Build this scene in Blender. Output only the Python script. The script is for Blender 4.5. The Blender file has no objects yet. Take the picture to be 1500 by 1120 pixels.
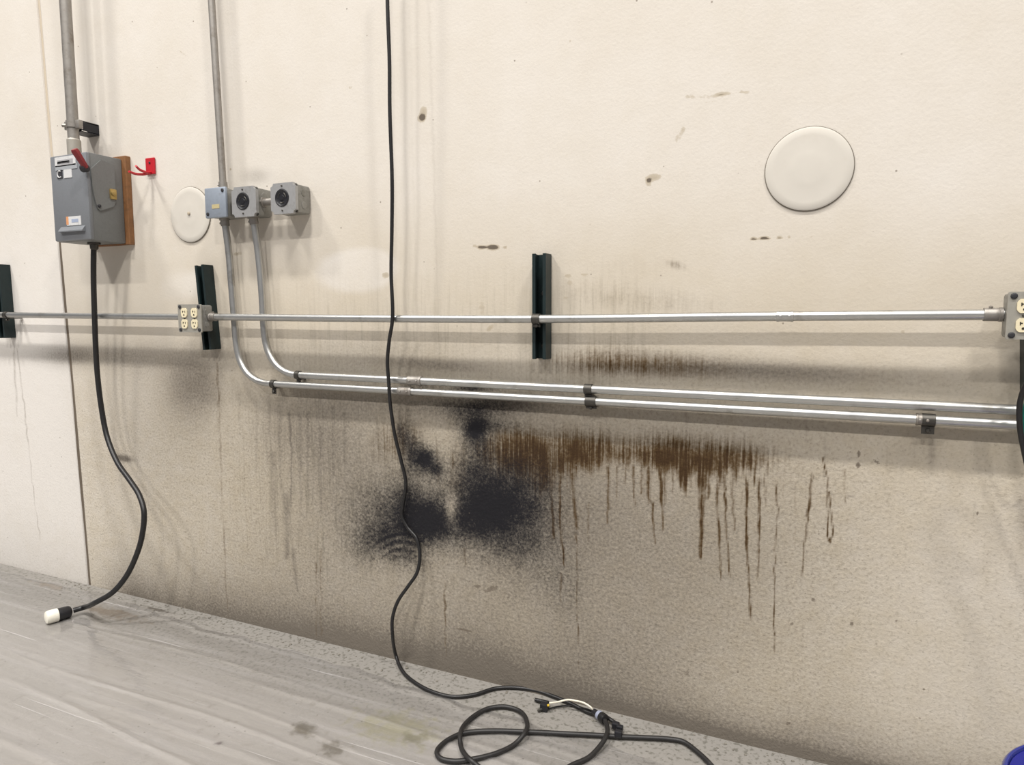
import bpy, bmesh, math, random
import numpy as np
from mathutils import Vector, Matrix

random.seed(7)
rng = np.random.default_rng(11)
scene = bpy.context.scene
COL = scene.collection

# ------------------------------------------------------------------ camera
F = 1000.0                                   # focal length in pixels of the 1500 x 1120 frame
CAM = np.array([0.0, -1.834, 1.15])
YAW, PITCH = math.radians(24.07), math.atan(100.0 / F)
FW = np.array([-math.sin(YAW) * math.cos(PITCH), math.cos(YAW) * math.cos(PITCH), -math.sin(PITCH)])
RT = np.array([math.cos(YAW), math.sin(YAW), 0.0])
UP = np.cross(RT, FW)
cd = bpy.data.cameras.new('camera')
cd.sensor_fit = 'HORIZONTAL'; cd.sensor_width = 36.0; cd.lens = 36.0 * F / 1500.0
cd.clip_start = 0.05; cd.clip_end = 100
cam = bpy.data.objects.new('camera', cd); COL.objects.link(cam)
cam.location = CAM; cam.rotation_euler = (math.pi / 2 - PITCH, 0, YAW)
scene.camera = cam

# ------------------------------------------------------------------ world, lamps, exposure
vs = scene.view_settings
vs.view_transform = 'Standard'; vs.look = 'None'; vs.gamma = 1.0; vs.use_curve_mapping = False
vs.exposure = 0.0
w = bpy.data.worlds.new('hall_ambient'); scene.world = w; w.use_nodes = True
w.node_tree.nodes['Background'].inputs[0].default_value = (0.80, 0.80, 0.86, 1)
w.node_tree.nodes['Background'].inputs[1].default_value = 0.24
# high-bay lamps of the hall: two rows under a high roof, out of the frame
def lamp(x, y, z, power, sx=1.2, sy=0.45):
    ld = bpy.data.lights.new('high_bay_lamp', 'AREA'); ld.shape = 'RECTANGLE'
    ld.size = sx; ld.size_y = sy; ld.energy = power; ld.color = (1.0, 0.965, 0.915)
    o = bpy.data.objects.new('high_bay_lamp', ld); COL.objects.link(o); o.location = (x, y, z)
for lx in (-6.4, -1.15, 4.1):
    lamp(lx, -3.5, 10.3, 600)
for lx in (-6.4, -1.15, 4.1):
    lamp(lx, -9.6, 10.3, 600)

# ------------------------------------------------------------------ survey: photo pixel -> place in the hall
def ray(px, py):
    return FW + RT * ((px - 750.0) / F) - UP * ((py - 560.0) / F)
def W(px, py, o=0.0):
    """point in the plane standing o metres in front of the wall"""
    r = ray(px, py); t = (-o - CAM[1]) / r[1]
    return Vector(CAM + r * t)
def G(px, py, z=0.0):
    """point at height z above the floor"""
    r = ray(px, py); t = (z - CAM[2]) / r[2]
    return Vector(CAM + r * t)

# ------------------------------------------------------------------ materials
MATS = {}
def N(nt, typ, **kw):
    n = nt.nodes.new(typ)
    for k, v in kw.items():
        if hasattr(n, k): setattr(n, k, v)
        else: n.inputs[k].default_value = v
    return n
def L(nt, a, b): nt.links.new(a, b)
def math_(nt, op, a, b=None, clamp=False):
    n = nt.nodes.new('ShaderNodeMath'); n.operation = op; n.use_clamp = clamp
    for i, v in enumerate((a, b)):
        if v is None: continue
        if isinstance(v, (int, float)): n.inputs[i].default_value = v
        else: nt.links.new(v, n.inputs[i])
    return n.outputs[0]
def mix_(nt, fac, a, b, mode='MIX'):
    n = nt.nodes.new('ShaderNodeMix'); n.data_type = 'RGBA'; n.blend_type = mode; n.clamp_factor = True
    for s, v in ((0, fac), (6, a), (7, b)):
        if isinstance(v, (int, float)): n.inputs[s].default_value = v
        elif isinstance(v, tuple): n.inputs[s].default_value = (*v, 1)
        else: nt.links.new(v, n.inputs[s])
    return n.outputs[2]
def noise_(nt, vec, scale, detail=3.0, rough=0.55, sc=None):
    if sc:
        m = nt.nodes.new('ShaderNodeMapping'); m.inputs['Scale'].default_value = sc; nt.links.new(vec, m.inputs[0]); vec = m.outputs[0]
    n = nt.nodes.new('ShaderNodeTexNoise'); n.inputs['Scale'].default_value = scale
    n.inputs['Detail'].default_value = detail; n.inputs['Roughness'].default_value = rough
    nt.links.new(vec, n.inputs['Vector']); return n.outputs['Fac']
def ramp_(nt, v, a, b):
    n = nt.nodes.new('ShaderNodeMapRange'); n.interpolation_type = 'SMOOTHSTEP'
    n.inputs['From Min'].default_value = a; n.inputs['From Max'].default_value = b
    nt.links.new(v, n.inputs['Value']); return n.outputs[0]
def new_mat(name):
    m = bpy.data.materials.new(name); m.use_nodes = True; nt = m.node_tree
    b = nt.nodes['Principled BSDF']; MATS[name] = m
    tc = nt.nodes.new('ShaderNodeNewGeometry')
    return m, nt, b, tc.outputs['Position']
def simple(name, col, rough=0.5, metal=0.0, var=0.15, scale=60, dirt=None, dirt_amt=0.0, bump=0.0, spec=0.5, coat=0.0):
    m, nt, b, pos = new_mat(name)
    n1 = noise_(nt, pos, scale, 4)
    dark = tuple(c * (1 - var) for c in col); lite = tuple(min(1, c * (1 + var)) for c in col)
    c = mix_(nt, n1, dark, lite)
    if dirt:
        n2 = ramp_(nt, noise_(nt, pos, scale * 0.35, 5, 0.7), 0.62 - dirt_amt * 0.3, 0.75)
        c = mix_(nt, math_(nt, 'MULTIPLY', n2, min(1, dirt_amt * 1.4)), c, dirt)
    L(nt, c, b.inputs['Base Color'])
    b.inputs['Roughness'].default_value = rough; b.inputs['Metallic'].default_value = metal
    b.inputs['Specular IOR Level'].default_value = spec; b.inputs['Coat Weight'].default_value = coat
    if bump:
        bp = N(nt, 'ShaderNodeBump'); bp.inputs['Strength'].default_value = bump; bp.inputs['Distance'].default_value = 0.002
        L(nt, n1, bp.inputs['Height']); L(nt, bp.outputs[0], b.inputs['Normal'])
    return m
GALV = simple('galvanised_steel', (0.50, 0.50, 0.485), 0.37, 0.92, 0.10, 40, (0.20, 0.17, 0.13), 0.35)
GALV_DIRTY = simple('dusty_galvanised_steel', (0.33, 0.31, 0.285), 0.5, 0.7, 0.15, 50, (0.17, 0.14, 0.11), 0.55)
STRAP = simple('dark_zinc_strap', (0.085, 0.08, 0.072), 0.45, 0.8, 0.2, 80)
STRUT = simple('dark_green_channel_paint', (0.010, 0.020, 0.021), 0.42, 0.0, 0.3, 50, (0.03, 0.032, 0.03), 0.3, spec=0.35)
STRUT_BLK = simple('black_channel_paint', (0.006, 0.007, 0.011), 0.45, 0.0, 0.3, 50)
BOXGREY = simple('grey_cast_box', (0.27, 0.265, 0.245), 0.5, 0.35, 0.16, 90, (0.13, 0.12, 0.10), 0.5, 0.15)
PLATEGREY = simple('zinc_cover_plate', (0.40, 0.40, 0.40), 0.42, 0.45, 0.12, 90, (0.2, 0.19, 0.17), 0.35)
PLATEBLUE = simple('blue_grey_cover_plate', (0.30, 0.34, 0.40), 0.45, 0.3, 0.10, 90, (0.2, 0.2, 0.2), 0.25)
ENCL = simple('grey_enamel', (0.175, 0.185, 0.20), 0.45, 0.0, 0.12, 200, (0.14, 0.14, 0.14), 0.3)
ENCL_SIDE = simple('grey_enamel_side_plate', (0.155, 0.16, 0.158), 0.5, 0.0, 0.15, 200, (0.1, 0.1, 0.1), 0.3)
DARKGAP = simple('dark_recess', (0.02, 0.02, 0.024), 0.6, 0, 0.2)
RED = simple('red_paint', (0.46, 0.012, 0.022), 0.4, 0, 0.15, 60, (0.15, 0.02, 0.02), 0.2)
HANDLERED = simple('red_lever_plastic', (0.21, 0.014, 0.018), 0.45, 0, 0.15, 60)
BRASS = simple('aged_brass', (0.42, 0.30, 0.11), 0.45, 0.6, 0.2, 90)
WOOD = simple('brown_plywood', (0.21, 0.095, 0.035), 0.65, 0, 0.3, 90, (0.10, 0.05, 0.02), 0.4, 0.2)
PRINT = simple('grey_print', (0.36, 0.36, 0.37), 0.5)
WHITELBL = simple('white_label', (0.62, 0.62, 0.62), 0.5, 0, 0.1, 150, (0.3, 0.3, 0.32), 0.3)
BLACKLBL = simple('black_label', (0.03, 0.03, 0.035), 0.5, 0, 0.1)
ORANGELBL = simple('orange_label', (0.65, 0.30, 0.14), 0.5, 0, 0.1)
YELLOWLBL = simple('tan_sticker', (0.47, 0.40, 0.22), 0.5, 0, 0.15, 200)
IVORY = simple('ivory_receptacle', (0.74, 0.66, 0.46), 0.4, 0, 0.05, 60, (0.5, 0.43, 0.3), 0.2)
SLOT = simple('slot_black', (0.02, 0.015, 0.01), 0.6)
RUBBER = simple('black_rubber_jacket', (0.009, 0.0085, 0.009), 0.42, 0, 0.25, 120, (0.05, 0.047, 0.042), 0.25)
RUBBER2 = simple('dusty_rubber_jacket', (0.013, 0.012, 0.012), 0.5, 0, 0.25, 120, (0.045, 0.042, 0.04), 0.35)
PLUGWHITE = simple('cream_plug_nylon', (0.74, 0.71, 0.62), 0.4, 0, 0.05)
PLUGBLACK = simple('black_plug_nylon', (0.012, 0.012, 0.015), 0.4, 0, 0.1)
WIREWHITE = simple('white_insulation', (0.66, 0.62, 0.52), 0.45, 0, 0.1)
GREYCOLLAR = simple('grey_blue_collar', (0.26, 0.28, 0.36), 0.4, 0, 0.1)
YELLOW = simple('yellow_insulation', (0.60, 0.40, 0.03), 0.45)
TEAL = simple('teal_jacket', (0.02, 0.22, 0.17), 0.35)
BLUE = simple('glossy_blue_plastic', (0.002, 0.006, 0.17), 0.2, 0, 0.08, 30, spec=0.4)
BLUERIM = simple('pale_blue_rim_plastic', (0.012, 0.02, 0.17), 0.15, 0, 0.08, 30, spec=0.7)
DISC = simple('off_white_disc_paint', (0.585, 0.552, 0.495), 0.65, 0, 0.03, 40, (0.55, 0.5, 0.42), 0.2)
DISCRIM = simple('dark_disc_edge', (0.17, 0.15, 0.12), 0.8, 0, 0.4, 70)  # dark tone of the thin ring around each disc
GRIT = simple('grit', (0.17, 0.155, 0.13), 0.9, 0, 0.5, 300)

# ------------------------------------------------------------------ object helpers
def link(name, me, mat=None, parent=None, smooth=False, loc=(0, 0, 0)):
    if mat: me.materials.append(mat)
    if smooth: me.polygons.foreach_set('use_smooth', [True] * len(me.polygons))
    o = bpy.data.objects.new(name, me); COL.objects.link(o); o.location = loc
    if parent: o.parent = parent
    return o
def wpos(o):
    v = Vector((0, 0, 0))
    while o: v = v + o.location; o = o.parent
    return v
def obj(name, bm, mat, parent=None, smooth=False, origin=None):
    """mesh built in hall coordinates; origin is moved to the parent's base (or to the given point)"""
    og = wpos(parent) if parent else (Vector(origin) if origin is not None else sum((v.co for v in bm.verts), Vector()) / max(1, len(bm.verts)))
    bmesh.ops.translate(bm, verts=bm.verts, vec=-og)
    bmesh.ops.recalc_face_normals(bm, faces=bm.faces)
    me = bpy.data.meshes.new(name); bm.to_mesh(me); bm.free()
    if smooth:
        me.polygons.foreach_set('use_smooth', [True] * len(me.polygons))
        me.set_sharp_from_angle(angle=math.radians(38))
    return link(name, me, mat, parent, False, (0, 0, 0) if parent else og)
def thing(name, loc, label, cat, group=None):
    o = bpy.data.objects.new(name, None); COL.objects.link(o); o.location = loc; o.empty_display_size = 0.05
    return tag(o, label, cat, group)
def tag(o, label, cat, group=None):
    o['label'] = label; o['category'] = cat
    if group: o['group'] = group
    return o
def BM(): return bmesh.new()
def box(bm, x0, x1, y0, y1, z0, z1, bev=0.0, seg=2):
    r = bmesh.ops.create_cube(bm, size=1.0)
    vs_ = r['verts']
    for v in vs_:
        v.co = Vector(((x0 + x1) / 2 + v.co.x * (x1 - x0), (y0 + y1) / 2 + v.co.y * (y1 - y0), (z0 + z1) / 2 + v.co.z * (z1 - z0)))
    if bev:
        es = {e for v in vs_ for e in v.link_edges}
        bmesh.ops.bevel(bm, geom=list(es), offset=bev, segments=seg, affect='EDGES', profile=0.5)
    return bm
def spline(pts, n=10):
    P = [Vector(p) for p in pts]; out = []
    P = [P[0] * 2 - P[1]] + P + [P[-1] * 2 - P[-2]]
    for i in range(1, len(P) - 2):
        p0, p1, p2, p3 = P[i - 1:i + 3]
        d1 = max(1e-6, (p1 - p0).length) ** .5; d2 = max(1e-6, (p2 - p1).length) ** .5; d3 = max(1e-6, (p3 - p2).length) ** .5
        m1 = (p1 - p0) / d1 - (p2 - p0) / (d1 + d2) + (p2 - p1) / d2
        m2 = (p2 - p1) / d2 - (p3 - p1) / (d2 + d3) + (p3 - p2) / d3
        m1 = m1 * d2; m2 = m2 * d2
        for k in range(n):
            t = k / n
            out.append((2 * t**3 - 3 * t**2 + 1) * p1 + (t**3 - 2 * t**2 + t) * m1 + (-2 * t**3 + 3 * t**2) * p2 + (t**3 - t**2) * m2)
    out.append(P[-2]); return out
def tube(bm, pts, r, seg=12, cap=True):
    pts = [Vector(p) for p in pts]; rings = []; prev = None
    rr = r if isinstance(r, (list, tuple)) else [r] * len(pts)
    for i, p in enumerate(pts):
        t = (pts[min(i + 1, len(pts) - 1)] - pts[max(i - 1, 0)]).normalized()
        if prev is None:
            a = Vector((0, 0, 1)) if abs(t.z) < 0.9 else Vector((1, 0, 0)); n = t.cross(a).normalized()
        else:
            n = (prev - t * prev.dot(t)).normalized()
        prev = n; b = t.cross(n)
        rings.append([bm.verts.new(p + (n * math.cos(2 * math.pi * k / seg) + b * math.sin(2 * math.pi * k / seg)) * rr[i]) for k in range(seg)])
    for a, b in zip(rings, rings[1:]):
        for k in range(seg):
            bm.faces.new((a[k], a[(k + 1) % seg], b[(k + 1) % seg], b[k]))
    if cap:
        bm.faces.new(rings[0][::-1]); bm.faces.new(rings[-1])
    return bm
def lathe(bm, c, axis, prof, seg=40, close=True):
    """prof: (radius, distance along axis)"""
    c = Vector(c); ax = Vector(axis).normalized()
    a = Vector((0, 0, 1)) if abs(ax.z) < 0.9 else Vector((1, 0, 0)); n = ax.cross(a).normalized(); b = ax.cross(n)
    rings = []
    for r, h in prof:
        if r < 1e-6: rings.append([bm.verts.new(c + ax * h)])
        else: rings.append([bm.verts.new(c + ax * h + (n * math.cos(2 * math.pi * k / seg) + b * math.sin(2 * math.pi * k / seg)) * r) for k in range(seg)])
    for p, q in zip(rings, rings[1:]):
        for k in range(seg):
            k2 = (k + 1) % seg
            if len(p) == 1 and len(q) == 1: continue
            if len(p) == 1: bm.faces.new((p[0], q[k2], q[k]))
            elif len(q) == 1: bm.faces.new((p[k], p[k2], q[0]))
            else: bm.faces.new((p[k], p[k2], q[k2], q[k]))
    if close:
        for rg in (rings[0], rings[-1]):
            if len(rg) > 1: bm.faces.new(rg)
    return bm
def prism(bm, poly, d):
    """extrude a polygon (3d points) by vector d"""
    a = [bm.verts.new(Vector(p)) for p in poly]; b = [bm.verts.new(Vector(p) + Vector(d)) for p in poly]; n = len(a)
    bm.faces.new(a[::-1]); bm.faces.new(b)
    for i in range(n): bm.faces.new((a[i], a[(i + 1) % n], b[(i + 1) % n], b[i]))
    return bm

# ------------------------------------------------------------------ the wall: stained, painted concrete in two panels
def sstep(x, a, b):
    t = np.clip((x - a) / (b - a), 0, 1); return t * t * (3 - 2 * t)
def noise1(x, step, seed, lo=0, hi=1):
    r = np.random.default_rng(seed); k = np.arange(-400, 2600, step); v = r.uniform(lo, hi, len(k)); return np.interp(x, k, v)
BLOBS = {
 'soot': [(716,742,46,34,1.25,0),(765,742,44,46,.50,0),(705,764,36,20,.5,0),(740,705,40,26,.35,-25),(628,764,34,27,1.15,0),(575,785,34,18,.75,-8),(548,742,42,34,.30,0),
          (596,745,30,34,.55,0),(622,672,15,15,1.05,0),(640,688,10,9,.6,30),(607,655,10,16,.4,0),(697,630,17,18,1.0,0),(720,622,40,8,.45,0),(690,603,34,10,.5,0),
          (700,592,60,9,.30,0),(690,568,36,6,.65,0),(612,563,22,5,.5,0),(690,690,22,22,.42,0),(704,668,18,26,.35,0),(595,640,7,18,.45,0),(586,632,4,12,.5,0),
          (670,735,120,70,.20,0),(790,850,60,45,.20,0),(830,870,26,40,.18,0),(590,812,26,16,.5,20),(535,800,24,30,.30,0),(660,762,8,20,.3,0),(752,800,50,24,.35,0),
          (445,553,12,5,.5,0),(600,700,10,60,.25,0),(730,590,110,14,.20,0),(805,720,26,50,.12,0)],
 'rust': [(955,536,76,15,.30,0),(1020,541,70,14,.20,3),(880,530,60,14,.34,0),(925,438,130,20,.20,5),(830,655,50,26,.36,0),(745,655,46,24,.62,0),(770,690,60,30,.30,0),
          (670,700,12,40,.30,0),(880,520,90,30,.18,0),(1150,690,60,26,.16,0),(820,760,34,40,.18,0),(290,560,40,40,.12,0),(930,390,60,18,.10,0),(990,388,14,5,.28,15),
          (590,640,26,28,.42,0),(560,655,22,22,.20,0),(850,570,60,7,.3,3)],
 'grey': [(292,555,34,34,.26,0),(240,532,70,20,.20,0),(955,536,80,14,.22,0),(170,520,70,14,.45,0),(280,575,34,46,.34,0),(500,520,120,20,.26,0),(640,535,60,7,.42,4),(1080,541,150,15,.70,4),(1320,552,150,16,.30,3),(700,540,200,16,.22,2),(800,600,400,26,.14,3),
          (230,620,90,90,.20,0),(430,620,60,40,.24,0),(600,590,140,18,.28,3),(530,720,60,60,.22,0),(480,640,70,50,.22,0),(820,720,90,80,.20,0),(700,500,400,16,.16,0),
          (560,850,160,60,.12,0),(920,830,190,130,.42,0),(640,700,260,150,.18,0),(430,760,90,110,.16,0),(1120,760,140,130,.10,0),(240,680,100,130,.10,0),(880,960,200,50,.14,0),(1000,480,300,10,.14,0),(400,360,30,14,.10,0),(181,671,11,4,.95,12),(375,258,16,9,.35,0),(100,520,30,16,.35,0),
          (70,520,60,10,.25,0),(745,590,40,12,.5,0),(1340,660,30,20,.15,0),(1365,665,5,16,.35,0),(1500,760,12,26,.3,0)],
 'pale': [(515,398,44,26,1.0,0),(545,390,30,22,.8,0),(290,415,16,14,.5,0),(270,420,40,30,.5,0),(690,655,28,22,.35,0),(1360,560,60,40,.2,0)],
 'chip': [(957,260,11,5,.9,-8),(950,268,4,5,.8,0),(994,200,5,10,.55,35),(1002,188,5,5,.5,0),(620,165,5,9,.9,10),(617,174,6,5,.8,0),(565,403,5,4,.9,0),(705,362,6,3,1.2,0),
          (722,362,9,4,1.3,0),(740,362,3,2,1,0),(695,360,3,2,.8,0),(1104,350,5,2.4,1.2,0),(1120,349,8,2.4,1.3,0),(1142,348,5,2,1.1,0),(1156,347,3,1.5,1.,0),(1176,346,3,1.2,.8,0),(1188,346,3,1.2,.7,0),
          (1035,142,26,3,.55,-4),(1060,137,12,3,.7,-3),(1090,135,8,2.4,.75,0),(1130,131,22,2.4,.42,-6),(1010,140,7,2.2,.6,-8),(1040,149,14,1.6,.5,-4),(1110,242,8,2,.45,-4),(1075,245,6,2,.3,0),
          (706,450,4,10,.6,0),(688,446,3,5,.5,0),(832,404,5,3,.8,0),(856,402,5,2,.9,0),(835,414,4,4,.7,0),(829,436,4,2,.7,0),(718,480,6,3,.9,-40),(720,495,7,10,.3,0),
          (346,372,3,2.5,.9,0),(352,371,3,2.5,.7,0),(270,80,8,1.3,.55,35),(258,72,9,1.2,.4,25),(234,155,1.2,10,.3,0),(1323,486,4,2.5,.8,50),(1258,664,2.5,5,.9,0),(1257,681,3,4,1.,0),(1284,676,6,2,.8,35),
          (1432,752,2.5,3,.9,0),(338,248,1.6,1.6,1,0),(1245,655,8,2,.5,30),(560,36,2,5,.4,0),(513,128,3,3,.6,0),(835,60,2,3,.7,0),(1000,790,5,3,.4,0),(1191,878,3,3,.8,0),(1248,913,3,3,.9,0),(1160,913,3,3,.7,0),
          (1313,909,2,2,.9,0),(1006,985,4,4,.6,-40),(1155,1059,3,3,.8,0),(680,922,14,1.6,.8,12),(720,862,10,4,.7,-20),(745,872,12,5,.5,20),(700,858,5,3,.7,0)],
}
CRACKS = [([(835,686),(880,685),(925,688),(955,691),(975,694)],1.4,.9),([(1040,700),(1110,710),(1165,715),(1220,725),(1262,728)],1.3,.7),
          ([(295,630),(340,635),(380,640)],1.3,.5),([(330,633),(420,642)],1.0,.3),([(1262,732),(1340,738),(1400,748)],1.0,.4),([(700,585),(770,612),(830,617)],2.5,.45)]
RUSTDRIPS = [ # points, width, strength
 ([(890,680),(891,720),(890,769)],2.6,.8),([(904,680),(904,731)],2.0,.6),([(928,680),(930,742)],2.2,.6),([(940,680),(939,725)],2.2,.6),([(951,680),(951,739)],4.2,.75),
 ([(955,735),(960,799)],1.8,.8),([(966,680),(969,730),(972,780)],2.6,.8),([(976,680),(974,742)],2.2,.6),([(986,680),(986,738)],1.8,.5),([(1028,680),(1028,735)],7.5,.9),([(1028,720),(1027,775),(1026,821)],3.0,.95),
 ([(1038,690),(1037,732)],3.5,.7),([(1050,690),(1052,760),(1056,853)],2.4,.75),([(1061,690),(1064,780),(1069,850)],2.0,.7),([(1074,680),(1073,730),(1077,780)],3.2,.8),([(1093,690),(1093,760),(1095,810),(1097,850),(1101,913)],2.3,.9),
 ([(1112,695),(1112,780),(1109,851)],2.4,.8),([(1134,700),(1140,745),(1135,790),(1134,860),(1135,963)],1.5,.65),([(1164,705),(1164,802)],1.5,.4),([(1190,690),(1183,755),(1178,800),(1174,847)],2.0,.85),
 ([(1205,670),(1212,700),(1212,785),(1216,795),(1220,780),(1215,720)],1.4,.7),([(1237,685),(1237,738)],1.5,.5),([(806,680),(809,740),(812,792)],2.6,.7),([(820,680),(821,770),(827,832)],2.4,.85),
 ([(821,836),(822,885)],2.0,.5),([(838,690),(841,740),(846,778)],4.5,.7),([(845,776),(846,900),(848,990)],1.2,.6),([(862,735),(862,795)],1.8,.4),([(797,680),(800,720)],2.6,.5),([(830,680),(831,715)],2.,.5),
 ([(1012,680),(1011,715)],2.,.5),([(1000,680),(1000,703)],2.,.5),([(916,680),(916,712)],2.,.5),([(1085,690),(1086,740)],2.,.4),([(1120,690),(1121,745)],2.,.4),([(1148,690),(1147,760)],1.5,.3),
 ([(318,520),(322,620),(328,780),(334,905)],2.0,.34),([(25,500),(40,640),(52,740),(60,797)],1.3,.32),([(20,500),(25,615)],2.2,.35),([(463,820),(464,935)],1.6,.45),([(470,800),(471,935)],2.4,.40),
 ([(505,870),(506,920)],1.2,.35),([(652,850),(653,965)],1.6,.55),([(650,800),(651,860)],1.4,.3),([(440,553),(441,600)],1.5,.3),([(680,800),(683,830)],2.,.3),([(718,800),(716,880)],1.5,.3),
 ([(640,640),(642,700),(640,760)],1.6,.4),([(575,610),(577,700)],2.0,.4),([(664,660),(666,730)],2.2,.5),([(736,640),(738,740)],2.2,.4),([(775,640),(777,720)],2.2,.4)]
GREYDRIPS = [([(423,600),(427,660),(427,745)],1.6,.7),([(399,660),(402,730),(404,785)],4.5,.45),([(420,720),(421,820)],5.0,.6),([(429,800),(433,840),(437,866)],2.5,.6),([(451,600),(451,720)],2.,.35),
 ([(470,620),(470,760)],2.,.3),([(410,590),(411,720)],3.,.35),([(440,600),(442,800)],2.,.3),([(395,575),(396,640)],3.,.3),([(488,590),(489,700)],2.,.25),([(505,600),(506,680)],2.,.25),
 ([(590,625),(592,668)],2.5,.9),([(600,640),(602,690)],3.0,.8),([(583,620),(583,650)],2.0,.7),([(350,560),(352,640)],2.,.2),([(375,580),(376,700)],2.,.22),([(1180,612),(1182,650)],2.,.3),([(1208,640),(1209,700)],2.,.3),
 ([(628,0),(634,200),(641,440)],2.,.22),([(600,0),(604,220),(612,470)],2.,.12),([(318,330),(318,360)],2,.1),([(1300,660),(1303,760)],1.5,.15),([(1005,600),(1006,640)],2,.3)]
def blob_sum(U, V, key):
    out = np.zeros_like(U)
    for (x, y, sx, sy, a, rot) in BLOBS[key]:
        c, s = math.cos(math.radians(rot)), math.sin(math.radians(rot))
        dx, dy = U - x, V - y
        p, q = dx * c + dy * s, -dx * s + dy * c
        e = (p / (sx * 1.25))**2 + (q / (sy * 1.25))**2
        g = np.exp(-e ** {'chip': 2.2, 'soot': .9}.get(key, 1.15))
        out = out + a * g if key in ('chip', 'grey') else 1 - (1 - out) * (1 - min(a, .985) * g)
    return out
def drips(U, V, lst, wob=1.2):
    out = np.zeros_like(U)
    for i, (pts, wd, a) in enumerate(lst):
        xs = np.array([p[0] for p in pts], float); ys = np.array([p[1] for p in pts], float)
        m = (V > ys[0] - 6) & (V < ys.max() + 6) & (U > xs.min() - 30) & (U < xs.max() + 30)
        if not m.any(): continue
        u, v = U[m], V[m]
        L0 = ys.max() - ys[0]
        if len(pts) > 5:        # a loop: distance to segments
            d = np.full_like(u, 1e9)
            for (x0, y0), (x1, y1) in zip(pts, pts[1:]):
                t = np.clip(((u - x0) * (x1 - x0) + (v - y0) * (y1 - y0)) / ((x1 - x0)**2 + (y1 - y0)**2), 0, 1)
                d = np.minimum(d, np.hypot(u - x0 - t * (x1 - x0), v - y0 - t * (y1 - y0)))
            f = a * np.exp(-(d / wd)**2)
        else:
            cx = np.interp(v, ys, xs) + wob * (noise1(v, 9, 100 + i, -1, 1))
            t = (v - ys[0]) / max(1, L0)
            ww = wd * (1.25 - 0.55 * np.clip(t, 0, 1)) * noise1(v, 13, 300 + i, .75, 1.25)
            f = a * np.exp(-((u - cx) / ww)**2) * sstep(t, -0.03, 0.06) * (1 - sstep(t, 0.94, 1.02)) * noise1(v, 22, 500 + i, .6, 1.1)
        out[m] = np.maximum(out[m], f)
    return out
sA, sB = W(56, 0), W(131, 857)
def seam_x(z): return sA.x + (sB.x - sA.x) * (z - sA.z) / (sB.z - sA.z)
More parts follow.
